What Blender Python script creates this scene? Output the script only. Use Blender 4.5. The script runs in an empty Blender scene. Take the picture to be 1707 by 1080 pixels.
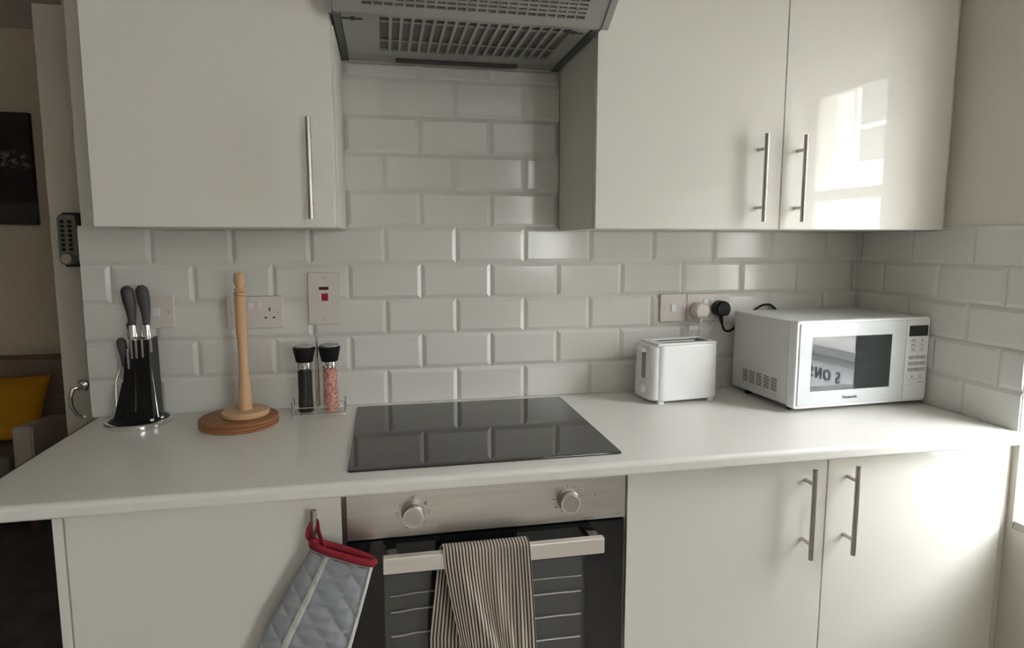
import bpy, bmesh, math, random
from mathutils import Vector, Matrix
PI = math.pi
H0 = 0.91                      # worktop height above the floor; all z below are relative to the worktop top
S = bpy.context.scene
COL = S.collection

# ------------------------------------------------------------------ camera, world, light, exposure
F_PX, CX, CY = 1056.92, 0.0, -14.69
yaw, pitch, roll = 0.1976, -0.1182, 0.0001
cam_d = bpy.data.cameras.new('camera')
cam_d.sensor_fit = 'HORIZONTAL'; cam_d.sensor_width = 36.0
cam_d.lens = 36.0 * F_PX / 1707.0
cam_d.shift_x = -CX / 1707.0; cam_d.shift_y = CY / 1707.0
cam_d.clip_start = 0.02; cam_d.clip_end = 200
cam = bpy.data.objects.new('camera', cam_d); COL.objects.link(cam)
fw = Vector((math.sin(yaw) * math.cos(pitch), math.cos(yaw) * math.cos(pitch), math.sin(pitch)))
rt = Vector((math.cos(yaw), -math.sin(yaw), 0)); up = rt.cross(fw)
rt2 = math.cos(roll) * rt + math.sin(roll) * up; up2 = -math.sin(roll) * rt + math.cos(roll) * up
M = Matrix.Identity(4)
for i in range(3):
    M[i][0] = rt2[i]; M[i][1] = up2[i]; M[i][2] = -fw[i]
M[0][3], M[1][3], M[2][3] = -0.0007, -1.8423, 0.4711 + H0
cam.matrix_world = M
S.camera = cam

world = bpy.data.worlds.new('overcast_sky'); S.world = world; world.use_nodes = True
wn = world.node_tree.nodes; wl = world.node_tree.links
bg = wn['Background']
geo = wn.new('ShaderNodeTexCoord'); sep = wn.new('ShaderNodeSeparateXYZ'); ramp = wn.new('ShaderNodeValToRGB')
wl.new(geo.outputs['Generated'], sep.inputs[0]); wl.new(sep.outputs['Z'], ramp.inputs[0]); wl.new(ramp.outputs[0], bg.inputs[0])
ramp.color_ramp.elements[0].position = 0.0; ramp.color_ramp.elements[0].color = (0.80, 0.81, 0.81, 1)
ramp.color_ramp.elements[1].position = 0.6; ramp.color_ramp.elements[1].color = (0.955, 0.975, 0.985, 1)
bg.inputs[1].default_value = 7.7
S.view_settings.view_transform = 'Standard'; S.view_settings.look = 'None'
S.view_settings.gamma = 1.0; S.view_settings.use_curve_mapping = False
S.view_settings.exposure = 1.80
S.cycles.use_denoising = True
S.cycles.max_bounces = 12; S.cycles.diffuse_bounces = 6; S.cycles.glossy_bounces = 6
S.cycles.transparent_max_bounces = 12; S.cycles.transmission_bounces = 8
S.cycles.sample_clamp_indirect = 12.0

XR = 1.535          # inner face of the right wall
W1 = (-1.08, -0.595, -0.25, 1.05)     # window by the worktop: y0, y1, z0, z1
W2 = (-5.9, -3.5, 0.1, 1.4)       # window added out of view on the same wall, for fill daylight
YB = -6.8; XL = -3.2; YF = 2.0; ZC = 1.55
def portal(w, name):
    ld = bpy.data.lights.new(name, 'AREA'); ld.shape = 'RECTANGLE'
    ld.size = w[1] - w[0]; ld.size_y = w[3] - w[2]; ld.cycles.is_portal = True
    o = bpy.data.objects.new(name, ld); COL.objects.link(o)
    o.location = (XR + 0.2, (w[0] + w[1]) / 2, (w[2] + w[3]) / 2 + H0)
    o.rotation_euler = (PI / 2, 0, PI / 2)
    return o
portal(W1, 'window_portal'); portal(W2, 'fill_window_portal')

# ------------------------------------------------------------------ materials
def mat(name, col, rough=0.5, metal=0.0, spec=0.5, coat=0.0, coat_rough=0.03, bump=None, noise=None, trans=0.0, ior=1.45, alpha=1.0):
    m = bpy.data.materials.new(name); m.use_nodes = True
    nt = m.node_tree; b = nt.nodes['Principled BSDF']
    c = (col[0], col[1], col[2], 1)
    b.inputs['Base Color'].default_value = c
    b.inputs['Roughness'].default_value = rough; b.inputs['Metallic'].default_value = metal
    b.inputs['Specular IOR Level'].default_value = spec; b.inputs['Coat Weight'].default_value = coat
    b.inputs['Coat Roughness'].default_value = coat_rough
    b.inputs['Transmission Weight'].default_value = trans; b.inputs['IOR'].default_value = ior
    tc = nt.nodes.new('ShaderNodeTexCoord')
    if noise:                      # (scale, amount, (sx,sy,sz))
        mp = nt.nodes.new('ShaderNodeMapping'); mp.inputs['Scale'].default_value = noise[2]
        nz = nt.nodes.new('ShaderNodeTexNoise'); nz.inputs['Scale'].default_value = noise[0]; nz.inputs['Detail'].default_value = 5
        mx = nt.nodes.new('ShaderNodeMix'); mx.data_type = 'RGBA'
        a = noise[1]
        mx.inputs[6].default_value = (max(0, col[0] * (1 - a)), max(0, col[1] * (1 - a)), max(0, col[2] * (1 - a)), 1)
        mx.inputs[7].default_value = (min(1, col[0] * (1 + a)), min(1, col[1] * (1 + a)), min(1, col[2] * (1 + a)), 1)
        nt.links.new(tc.outputs['Object'], mp.inputs[0]); nt.links.new(mp.outputs[0], nz.inputs['Vector'])
        nt.links.new(nz.outputs['Fac'], mx.inputs[0]); nt.links.new(mx.outputs[2], b.inputs['Base Color'])
    if bump:                       # (scale, strength, distance)
        nz2 = nt.nodes.new('ShaderNodeTexNoise'); nz2.inputs['Scale'].default_value = bump[0]; nz2.inputs['Detail'].default_value = 3
        bp = nt.nodes.new('ShaderNodeBump'); bp.inputs['Strength'].default_value = bump[1]; bp.inputs['Distance'].default_value = bump[2]
        nt.links.new(tc.outputs['Object'], nz2.inputs['Vector'])
        nt.links.new(nz2.outputs['Fac'], bp.inputs['Height']); nt.links.new(bp.outputs[0], b.inputs['Normal'])
    return m

M_tile = mat('glazed_white_tile', (0.71, 0.71, 0.68), 0.12, spec=0.5, bump=(6, 0.06, 0.01))
M_grout = mat('pale_grout', (0.66, 0.66, 0.62), 0.8)
M_paint = mat('cream_wall_paint', (0.78, 0.74, 0.66), 0.7, bump=(60, 0.08, 0.002))
M_paint_r = mat('white_wall_paint', (0.70, 0.68, 0.61), 0.6, bump=(60, 0.08, 0.002))
M_far = mat('taupe_wall_paint', (0.70, 0.61, 0.48), 0.8, bump=(60, 0.08, 0.002))
M_ceil = mat('white_ceiling', (0.88, 0.87, 0.83), 0.8)
M_wood_floor = mat('kitchen_floor_vinyl', (0.50, 0.475, 0.44), 0.45, noise=(4, 0.25, (1, 8, 1)))
M_carpet = mat('charcoal_carpet', (0.085, 0.077, 0.073), 0.95, noise=(9, 0.6, (1, 1, 1)), bump=(350, 0.8, 0.004))
M_gloss = mat('white_gloss_door', (0.78, 0.768, 0.722), 0.015, spec=0.5)
M_carc = mat('white_melamine', (0.66, 0.65, 0.59), 0.45)
M_top = mat('white_laminate_worktop', (0.80, 0.79, 0.755), 0.30, spec=0.5, noise=(3, 0.02, (1, 1, 1)), bump=(500, 0.04, 0.0005))
M_edge = mat('dark_strip', (0.03, 0.026, 0.02), 0.5)
M_nickel = mat('brushed_nickel', (0.50, 0.47, 0.44), 0.33, 1.0)
M_chrome = mat('chrome', (0.80, 0.80, 0.79), 0.10, 1.0)
M_steel = mat('brushed_stainless', (0.60, 0.575, 0.54), 0.36, 1.0, noise=(3, 0.15, (1, 1, 30)))
M_handle = mat('satin_aluminium', (0.78, 0.74, 0.69), 0.45, 0.85)
M_hob = mat('black_hob_glass', (0.010, 0.011, 0.010), 0.03, spec=0.9)
M_blk = mat('black_oven_glass', (0.012, 0.013, 0.013), 0.05, spec=0.6)
M_ovenwin = mat('oven_window_glass', (0.050, 0.055, 0.050), 0.08, spec=0.6)
M_blackplastic = mat('black_plastic', (0.008, 0.008, 0.008), 0.4, spec=0.3)
M_blackmatt = mat('matt_black', (0.015, 0.015, 0.015), 0.6)
M_acrylic = mat('black_knife_sheath', (0.007, 0.007, 0.008), 0.28, spec=0.35)
M_knife = mat('dark_grey_handle', (0.075, 0.075, 0.078), 0.42, 0.3)
M_plast = mat('white_socket_plastic', (0.70, 0.65, 0.62), 0.35)
M_white = mat('white_plastic', (0.80, 0.81, 0.82), 0.22, spec=0.5)
M_whitemet = mat('white_painted_metal', (0.70, 0.71, 0.71), 0.35, bump=(400, 0.05, 0.0005))
M_mwfront = mat('white_microwave_front', (0.64, 0.67, 0.69), 0.06, spec=0.25)
M_mwglass = mat('dark_microwave_glass', (0.030, 0.034, 0.036), 0.01, spec=0.9)
M_lcd = mat('dark_display', (0.03, 0.032, 0.03), 0.15)
M_greyink = mat('grey_print', (0.30, 0.31, 0.32), 0.5)
M_darkink = mat('dark_print', (0.03, 0.035, 0.04), 0.5)
M_pine = mat('pale_beech', (0.66, 0.43, 0.25), 0.42, noise=(12, 0.12, (6, 6, 0.6)), spec=0.4)
M_oakboard = mat('red_brown_board', (0.33, 0.145, 0.062), 0.5, noise=(10, 0.18, (1, 8, 30)), spec=0.35)
M_glassmill = mat('clear_glass', (1, 1, 1), 0.02, trans=1.0, ior=1.3)
M_pepper = mat('black_peppercorns', (0.012, 0.010, 0.009), 0.6, noise=(400, 0.7, (1, 1, 1)), bump=(500, 1.0, 0.004))
M_hoodm = mat('grey_hood_paint', (0.30, 0.305, 0.28), 0.45, noise=(6, 0.1, (1, 1, 1)))
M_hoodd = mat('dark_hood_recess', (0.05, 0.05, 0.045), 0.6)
M_hoodf = mat('greasy_hood_filter', (0.14, 0.137, 0.125), 0.6, noise=(9, 0.35, (1, 1, 1)))
M_red = mat('dark_red_binding', (0.22, 0.008, 0.018), 0.85, bump=(700, 0.5, 0.001))
M_redsw = mat('red_switch', (0.35, 0.006, 0.010), 0.35)
M_neon = mat('dark_red_neon', (0.10, 0.010, 0.010), 0.3)
M_glove = mat('grey_chambray', (0.31, 0.325, 0.35), 0.9, noise=(300, 0.12, (1, 1, 1)), bump=(900, 0.35, 0.0008))
M_braid = mat('pale_braid', (0.58, 0.58, 0.56), 0.85, noise=(260, 0.25, (1, 1, 3)), bump=(500, 1.0, 0.0015))
M_mustard = mat('mustard_cushion_cloth', (0.50, 0.215, 0.006), 0.9, bump=(600, 0.4, 0.001))
M_sofa = mat('grey_upholstery', (0.17, 0.155, 0.12), 0.9, noise=(60, 0.2, (1, 1, 1)), bump=(500, 0.5, 0.001))
M_sofawood = mat('grey_brown_sofa_back', (0.22, 0.17, 0.13), 0.75, noise=(5, 0.4, (1, 1, 8)))
M_sofaarm = mat('light_grey_arm', (0.52, 0.46, 0.40), 0.9, bump=(500, 0.3, 0.001))
M_frame = mat('white_window_frame', (0.80, 0.79, 0.76), 0.35)
M_sill = mat('pale_grey_sill', (0.50, 0.49, 0.46), 0.4)
M_leftwall = mat('beige_wall_paint', (0.40, 0.36, 0.31), 0.8)
M_door = mat('white_door_paint', (0.62, 0.58, 0.50), 0.5)
M_stone = mat('pale_render_facade', (0.55, 0.545, 0.53), 0.85, noise=(2, 0.08, (1, 1, 1)))
M_stone2 = mat('grey_cornice_stone', (0.18, 0.18, 0.18), 0.85, noise=(5, 0.2, (1, 1, 1)))
M_sign = mat('grey_sign_board', (0.45, 0.47, 0.47), 0.7)
M_winglass_out = mat('dark_window_glass', (0.10, 0.11, 0.12), 0.05, spec=0.8)
M_road = mat('pale_paving', (0.30, 0.29, 0.27), 0.9)

# pane: lets the daylight through, reflects a little
M_pane = bpy.data.materials.new('window_pane'); M_pane.use_nodes = True
nt = M_pane.node_tree; nt.nodes.clear()
o_ = nt.nodes.new('ShaderNodeOutputMaterial'); mx_ = nt.nodes.new('ShaderNodeMixShader'); tr_ = nt.nodes.new('ShaderNodeBsdfTransparent')
gl_ = nt.nodes.new('ShaderNodeBsdfGlossy'); gl_.inputs['Roughness'].default_value = 0.0
fr_ = nt.nodes.new('ShaderNodeFresnel'); fr_.inputs[0].default_value = 1.45
gg_ = nt.nodes.new('ShaderNodeNewGeometry'); mm_ = nt.nodes.new('ShaderNodeMath'); mm_.operation = 'MULTIPLY_ADD'
mm_.inputs[1].default_value = 1 / 1.45 - 1.45; mm_.inputs[2].default_value = 1.45      # same reflectance from both faces of the sheet
nt.links.new(gg_.outputs['Backfacing'], mm_.inputs[0]); nt.links.new(mm_.outputs[0], fr_.inputs[0])
nt.links.new(fr_.outputs[0], mx_.inputs[0]); nt.links.new(tr_.outputs[0], mx_.inputs[1]); nt.links.new(gl_.outputs[0], mx_.inputs[2]); nt.links.new(mx_.outputs[0], o_.inputs[0])

# glass jar of the mills: thin clear shell, no refraction of a solid block
M_jar = M_pane.copy(); M_jar.name = 'thin_clear_glass'

# pink salt: coarse crystals
M_salt = mat('pink_salt', (0.75, 0.36, 0.28), 0.5, bump=(260, 1.0, 0.004))
nt = M_salt.node_tree; b_ = nt.nodes['Principled BSDF']
vo = nt.nodes.new('ShaderNodeTexVoronoi'); vo.inputs['Scale'].default_value = 260
tc_ = nt.nodes.new('ShaderNodeTexCoord'); rp = nt.nodes.new('ShaderNodeValToRGB'); sx = nt.nodes.new('ShaderNodeSeparateColor')
nt.links.new(tc_.outputs['Object'], vo.inputs['Vector']); nt.links.new(vo.outputs['Color'], sx.inputs[0]); nt.links.new(sx.outputs[0], rp.inputs[0])
rp.color_ramp.elements[0].color = (0.46, 0.13, 0.09, 1); rp.color_ramp.elements[1].color = (0.86, 0.56, 0.47, 1)
e_ = rp.color_ramp.elements.new(0.5); e_.color = (0.68, 0.29, 0.22, 1)
nt.links.new(rp.outputs[0], b_.inputs['Base Color'])

# striped tea towel (UV.x runs across the cloth)
M_towel = mat('striped_cotton', (0.7, 0.6, 0.5), 0.95)
nt = M_towel.node_tree; b_ = nt.nodes['Principled BSDF']
uv = nt.nodes.new('ShaderNodeUVMap'); sx = nt.nodes.new('ShaderNodeSeparateXYZ')
ml = nt.nodes.new('ShaderNodeMath'); ml.operation = 'MULTIPLY'; ml.inputs[1].default_value = 1.0
fr = nt.nodes.new('ShaderNodeMath'); fr.operation = 'FRACT'
rp = nt.nodes.new('ShaderNodeValToRGB'); rp.color_ramp.interpolation = 'LINEAR'
els = rp.color_ramp.elements
els[0].position = 0.0; els[0].color = (0.62, 0.55, 0.47, 1)
els[1].position = 0.48; els[1].color = (0.62, 0.55, 0.47, 1)
for p_, c_ in ((0.56, (0.045, 0.034, 0.028, 1)), (0.92, (0.045, 0.034, 0.028, 1)), (1.0, (0.62, 0.55, 0.47, 1))):
    e = els.new(p_); e.color = c_
nt.links.new(uv.outputs[0], sx.inputs[0]); nt.links.new(sx.outputs[0], ml.inputs[0]); nt.links.new(ml.outputs[0], fr.inputs[0]); nt.links.new(fr.outputs[0], rp.inputs[0])
nt.links.new(rp.outputs[0], b_.inputs['Base Color'])
nz = nt.nodes.new('ShaderNodeTexNoise'); nz.inputs['Scale'].default_value = 900; bp = nt.nodes.new('ShaderNodeBump'); bp.inputs['Strength'].default_value = 0.4; bp.inputs['Distance'].default_value = 0.001
nt.links.new(nz.outputs['Fac'], bp.inputs['Height']); nt.links.new(bp.outputs[0], b_.inputs['Normal'])

# picture: dark photographic canvas with a pale flower cluster
M_pic = mat('dark_flower_print', (0.02, 0.02, 0.02), 0.6)
nt = M_pic.node_tree; b_ = nt.nodes['Principled BSDF']
tc_ = nt.nodes.new('ShaderNodeTexCoord'); mp = nt.nodes.new('ShaderNodeMapping')
mp.inputs['Location'].default_value = (-0.12, 0, -0.62); mp.inputs['Scale'].default_value = (1.0, 0.0, 1.9)
ln = nt.nodes.new('ShaderNodeVectorMath'); ln.operation = 'LENGTH'
nz = nt.nodes.new('ShaderNodeTexNoise'); nz.inputs['Scale'].default_value = 28; nz.inputs['Detail'].default_value = 6
rp1 = nt.nodes.new('ShaderNodeValToRGB'); rp1.color_ramp.elements[0].position = 0.03; rp1.color_ramp.elements[0].color = (1, 1, 1, 1)
rp1.color_ramp.elements[1].position = 0.12; rp1.color_ramp.elements[1].color = (0, 0, 0, 1)
rp2 = nt.nodes.new('ShaderNodeValToRGB'); rp2.color_ramp.elements[0].position = 0.5; rp2.color_ramp.elements[1].position = 0.62
mu = nt.nodes.new('ShaderNodeMath'); mu.operation = 'MULTIPLY'
mixc = nt.nodes.new('ShaderNodeMix'); mixc.data_type = 'RGBA'
sepz = nt.nodes.new('ShaderNodeSeparateXYZ'); rz = nt.nodes.new('ShaderNodeValToRGB')
rz.color_ramp.elements[0].position = 0.10; rz.color_ramp.elements[0].color = (0.055, 0.05, 0.05, 1)
rz.color_ramp.elements[1].position = 0.13; rz.color_ramp.elements[1].color = (0.006, 0.006, 0.006, 1)
e = rz.color_ramp.elements.new(0.32); e.color = (0.02, 0.018, 0.016, 1)
e = rz.color_ramp.elements.new(0.6); e.color = (0.035, 0.030, 0.027, 1)
nt.links.new(tc_.outputs['Object'], mp.inputs[0]); nt.links.new(mp.outputs[0], ln.inputs[0]); nt.links.new(ln.outputs['Value'], rp1.inputs[0])
nt.links.new(tc_.outputs['Object'], nz.inputs['Vector']); nt.links.new(nz.outputs['Fac'], rp2.inputs[0])
nt.links.new(rp1.outputs[0], mu.inputs[0]); nt.links.new(rp2.outputs[0], mu.inputs[1]); nt.links.new(mu.outputs[0], mixc.inputs[0])
nt.links.new(tc_.outputs['Object'], sepz.inputs[0]); nt.links.new(sepz.outputs['Z'], rz.inputs[0]); nt.links.new(rz.outputs[0], mixc.inputs[6])
mixc.inputs[7].default_value = (0.32, 0.28, 0.20, 1); nt.links.new(mixc.outputs[2], b_.inputs['Base Color'])

# ------------------------------------------------------------------ mesh helpers
class MB:
    def __init__(self): self.bm = bmesh.new()
    def box(self, x0, x1, y0, y1, z0, z1, bev=0.0, seg=2):
        r = bmesh.ops.create_cube(self.bm, size=1.0); vs = r['verts']
        for v in vs:
            v.co = Vector(((x0 + x1) / 2 + v.co.x * (x1 - x0), (y0 + y1) / 2 + v.co.y * (y1 - y0), (z0 + z1) / 2 + v.co.z * (z1 - z0)))
        if bev > 0:
            es = list({e for v in vs for e in v.link_edges})
            bmesh.ops.bevel(self.bm, geom=es, offset=bev, segments=seg, affect='EDGES', profile=0.5)
        return self
    def rprism(self, x0, x1, y0, y1, z0, z1, r, axis='z', n=6, bev=0.0, taper=0.0):
        """rounded-corner rectangle extruded along an axis; (x,y) is the rounded plane"""
        pts = []
        for cx, cy, a0 in ((x1 - r, y1 - r, 0), (x0 + r, y1 - r, PI / 2), (x0 + r, y0 + r, PI), (x1 - r, y0 + r, 1.5 * PI)):
            for i in range(n + 1):
                a = a0 + i * PI / 2 / n
                pts.append((cx + r * math.cos(a), cy + r * math.sin(a)))
        return self.prism(pts, z0, z1, axis, bev, taper)
    def prism(self, pts, z0, z1, axis='z', bev=0.0, taper=0.0):
        def P(a, b, c): return {'z': (a, b, c), 'y': (a, c, b), 'x': (c, a, b)}[axis]
        cx = sum(p[0] for p in pts) / len(pts); cy = sum(p[1] for p in pts) / len(pts)
        def ins(p, d):
            v = Vector((p[0] - cx, p[1] - cy)); L = v.length or 1
            return (p[0] - v.x / L * d, p[1] - v.y / L * d)
        rings = [(z0, bev), (z0 + bev, 0), (z1 - bev, taper), (z1, taper + bev)] if bev > 0 else [(z0, 0), (z1, taper)]
        rv = [[self.bm.verts.new(P(*ins(p, d), z)) for p in pts] for z, d in rings]
        for a, b in zip(rv, rv[1:]):
            for i in range(len(pts)):
                self.bm.faces.new((a[i], a[(i + 1) % len(pts)], b[(i + 1) % len(pts)], b[i]))
        self.bm.faces.new(list(reversed(rv[0]))); self.bm.faces.new(rv[-1])
        return self
    def cyl(self, p0, p1, r0, r1=None, n=20):
        r1 = r0 if r1 is None else r1
        return self.tube([p0, p1], [r0, r1], n)
    def tube(self, pts, rad, n=10, closed=False, flat=1.0):
        pts = [Vector(p) for p in pts]; m = len(pts)
        rad = rad if isinstance(rad, (list, tuple)) else [rad] * m
        rings = []; prevu = None
        for i, p in enumerate(pts):
            if closed: t = pts[(i + 1) % m] - pts[i - 1]
            else: t = pts[min(i + 1, m - 1)] - pts[max(i - 1, 0)]
            t.normalize()
            if prevu is None:
                ref = Vector((0, 0, 1)) if abs(t.z) < 0.9 else Vector((1, 0, 0))
                u = t.cross(ref).normalized()
            else:
                u = (prevu - t * prevu.dot(t)).normalized()
            prevu = u; w = t.cross(u)
            rings.append([self.bm.verts.new(p + rad[i] * (math.cos(2 * PI * k / n) * u + flat * math.sin(2 * PI * k / n) * w)) for k in range(n)])
        pr = list(zip(rings, rings[1:])) + ([(rings[-1], rings[0])] if closed else [])
        for a, b in pr:
            for k in range(n):
                self.bm.faces.new((a[k], a[(k + 1) % n], b[(k + 1) % n], b[k]))
        if not closed:
            self.bm.faces.new(list(reversed(rings[0]))); self.bm.faces.new(rings[-1])
        return self
    def lathe(self, prof, c=(0, 0, 0), n=32, axis='z', cap=True):
        rings = []
        def P(r, h, a):
            x, y = r * math.cos(a), r * math.sin(a)
            v = {'z': (x, y, h), 'y': (x, h, y), 'x': (h, x, y)}[axis]
            return (c[0] + v[0], c[1] + v[1], c[2] + v[2])
        for r, h in prof:
            rings.append([self.bm.verts.new(P(max(r, 1e-5), h, 2 * PI * k / n)) for k in range(n)])
        for a, b in zip(rings, rings[1:]):
            for k in range(n):
                self.bm.faces.new((a[k], a[(k + 1) % n], b[(k + 1) % n], b[k]))
        if cap:
            self.bm.faces.new(list(reversed(rings[0]))); self.bm.faces.new(rings[-1])
        return self
    def ball(self, c, r, sc=(1, 1, 1), n=16):
        rr = bmesh.ops.create_uvsphere(self.bm, u_segments=n, v_segments=n // 2 + 2, radius=r)
        for v in rr['verts']: v.co = Vector((c[0] + v.co.x * sc[0], c[1] + v.co.y * sc[1], c[2] + v.co.z * sc[2]))
        return self
    def quadgrid(self, P, nu, nv, closed_u=False):
        g = [[self.bm.verts.new(P(i, j)) for i in range(nu)] for j in range(nv)]
        for j in range(nv - 1):
            for i in range(nu if closed_u else nu - 1):
                self.bm.faces.new((g[j][i], g[j][(i + 1) % nu], g[j + 1][(i + 1) % nu], g[j + 1][i]))
        return g

ORG = {}
def add(name, mb, material, parent=None, local=False, sharp=35, solid=0.0):
    bm = mb.bm; bmesh.ops.recalc_face_normals(bm, faces=bm.faces[:])
    me = bpy.data.meshes.new(name)
    if parent is not None:
        off = Vector((0, 0, 0)) if local or ORG.get(parent.name) is None else ORG[parent.name]
        if not local: bmesh.ops.translate(bm, verts=bm.verts[:], vec=-off)
        bm.to_mesh(me); o = bpy.data.objects.new(name, me); COL.objects.link(o); o.parent = parent
        ORG[o.name] = None if local else off
    else:
        xs = [v.co for v in bm.verts]
        c = Vector(((min(v.x for v in xs) + max(v.x for v in xs)) / 2, (min(v.y for v in xs) + max(v.y for v in xs)) / 2, min(v.z for v in xs)))
        bmesh.ops.translate(bm, verts=bm.verts[:], vec=-c)
        bm.to_mesh(me); o = bpy.data.objects.new(name, me); COL.objects.link(o)
        o.location = c + Vector((0, 0, H0)); ORG[o.name] = c
    bm.free()
    me.materials.append(material)
    me.shade_smooth(); me.set_sharp_from_angle(angle=math.radians(sharp))
    if solid:
        m = o.modifiers.new('thickness', 'SOLIDIFY'); m.thickness = solid; m.offset = 0
    if sharp < 90:
        wm = o.modifiers.new('weighted_normals', 'WEIGHTED_NORMAL'); wm.keep_sharp = True; wm.weight = 100
    return o
def add_each(name, mb, material, parent, local=False, sharp=35):
    """link every loose piece of the mesh as a part of its own"""
    seen = set(); res = []
    for v0 in list(mb.bm.verts):
        if v0 in seen: continue
        comp = []; st = [v0]; seen.add(v0)
        while st:
            v = st.pop(); comp.append(v)
            for e in v.link_edges:
                w = e.other_vert(v)
                if w not in seen: seen.add(w); st.append(w)
        n = MB(); mp = {v: n.bm.verts.new(v.co) for v in comp}
        for f in {f for v in comp for f in v.link_faces}: n.bm.faces.new([mp[v] for v in f.verts])
        res.append(add(name, n, material, parent, local, sharp))
    return res
def thing(name, label, cat, loc, rotz=0.0, group=None):
    o = bpy.data.objects.new(name, None); COL.objects.link(o)
    o.empty_display_size = 0.05
    o.location = (loc[0], loc[1], loc[2] + H0); o.rotation_euler = (0, 0, rotz)
    o['label'] = label; o['category'] = cat
    if group: o['group'] = group
    ORG[o.name] = Vector(loc)
    return o
def tag(o, label, cat, group=None):
    o['label'] = label; o['category'] = cat
    if group: o['group'] = group
    return o
def struct(name, mb, m, label=None, **k):
    o = add(name, mb, m, **k)
    if k.get('parent') is None: o['kind'] = 'structure'
    if label: o['label'] = label
    return o
def sthing(name, loc, label):
    o = thing(name, label, 'structure', loc); del o['category']; o['kind'] = 'structure'
    return o
def text_mb(s, size, depth=0.0004, spacing=1.0, bold=0.0):
    cu = bpy.data.curves.new('t', 'FONT'); cu.body = s; cu.size = size; cu.extrude = depth; cu.space_character = spacing; cu.offset = bold
    cu.align_x = 'CENTER'; cu.align_y = 'CENTER'
    to = bpy.data.objects.new('t', cu); COL.objects.link(to)
    dg = bpy.context.evaluated_depsgraph_get(); dg.update()
    me = bpy.data.meshes.new_from_object(to.evaluated_get(dg))
    mb = MB(); mb.bm.from_mesh(me)
    bpy.data.objects.remove(to); bpy.data.curves.remove(cu); bpy.data.meshes.remove(me)
    return mb

# ------------------------------------------------------------------ room shell
# back wall: only behind the kitchen run; the flat continues past its left end
wb = struct('wall_back', MB().box(-0.768, XR, 0.0, 0.12, -H0, ZC), M_paint_r, 'cream painted kitchen wall behind the worktop and cupboards')
TH, TP, ZR = 0.100, 0.102, 0.0987
def tile_rows(mb, x0, x1, k0, k1, P, phase=0.0, zmax=None):
    """bevelled brick tiles; P(u, z, d) maps along-wall, height, depth to space"""
    for k in range(k0, k1):
        za = ZR + (k - 1) * 0.102 + 0.001; zb = za + 0.100
        if k == 0: za = 0.001
        za = max(za, 0.001)
        if zmax: zb = min(zb, zmax)
        if zb - za < 0.01: continue
        sh = 0.0 if k % 2 == 0 else 0.101
        n0 = math.floor((x0 - phase - sh) / 0.202)
        u = n0 * 0.202 + phase + sh
        while u < x1:
            a = max(u + 0.001, x0); b = min(u + 0.201, x1)
            if b - a > 0.004:
                bl = 0.0105 if a > x0 else 0.0; br = 0.0105 if b < x1 else 0.0
                if b - a < 0.03: bl = br = 0.0
                bt = 0.0105 if zb - za > 0.05 else 0.004
                bb = bt if k > 0 else 0.0
                jit = random.Random(k * 100 + round(u * 50)).uniform(-0.0004, 0.0004)
                h = 0.0085 + jit; e = 0.0035
                B = [mb.bm.verts.new(P(*q)) for q in ((a, za, 0), (b, za, 0), (b, zb, 0), (a, zb, 0))]
                E = [mb.bm.verts.new(P(*q)) for q in ((a, za, e), (b, za, e), (b, zb, e), (a, zb, e))]
                T = [mb.bm.verts.new(P(*q)) for q in ((a + bl, za + bb, h), (b - br, za + bb, h), (b - br, zb - bt, h), (a + bl, zb - bt, h))]
                for A, C in ((B, E), (E, T)):
                    for i in range(4): mb.bm.faces.new((A[i], A[(i + 1) % 4], C[(i + 1) % 4], C[i]))
                mb.bm.faces.new(T)
            u += 0.202
tb = MB()
tile_rows(tb, -0.775, XR, 0, 5, lambda u, z, d: (u, -0.0 - d, z))
tile_rows(tb, -0.104, 0.506, 5, 10, lambda u, z, d: (u, -0.0 - d, z), zmax=0.949)
struct('tiling', tb, M_tile, 'white bevelled brick tiles', parent=wb, sharp=8)
gb = MB().box(-0.777, XR, -0.0028, 0.0, 0, 0.507).box(-0.104, 0.506, -0.0028, 0, 0.507, 0.949)
struct('grout', gb, M_grout, parent=wb)

# right wall with the window opening and the added fill opening
rw = MB(); X0, X1 = XR, XR + 0.2
def wall_with_holes(mb, y0, y1, z0, z1, holes):
    ys = sorted({y0, y1, *[h[0] for h in holes], *[h[1] for h in holes]})
    for a, b in zip(ys, ys[1:]):
        hs = [h for h in holes if h[0] < (a + b) / 2 < h[1]]
        if hs:
            mb.box(X0, X1, a, b, z0, hs[0][2]); mb.box(X0, X1, a, b, hs[0][3], z1)
        else: mb.box(X0, X1, a, b, z0, z1)
wall_with_holes(rw, YB, 0.12, -H0, ZC, [W1, W2])
wr = struct('wall_right', rw, M_paint_r, 'painted wall on the right with a window opening and a second one added for fill light')
t2 = MB(); tile_rows(t2, -0.592, 0.0, 0, 5, lambda u, z, d: (XR - d, u, z), phase=-0.022)
struct('tiling', t2, M_tile, 'white bevelled brick tiles', parent=wr, sharp=8)
struct('grout', MB().box(XR - 0.0028, XR, -0.594, 0.0, 0, 0.507), M_grout, parent=wr)

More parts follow.
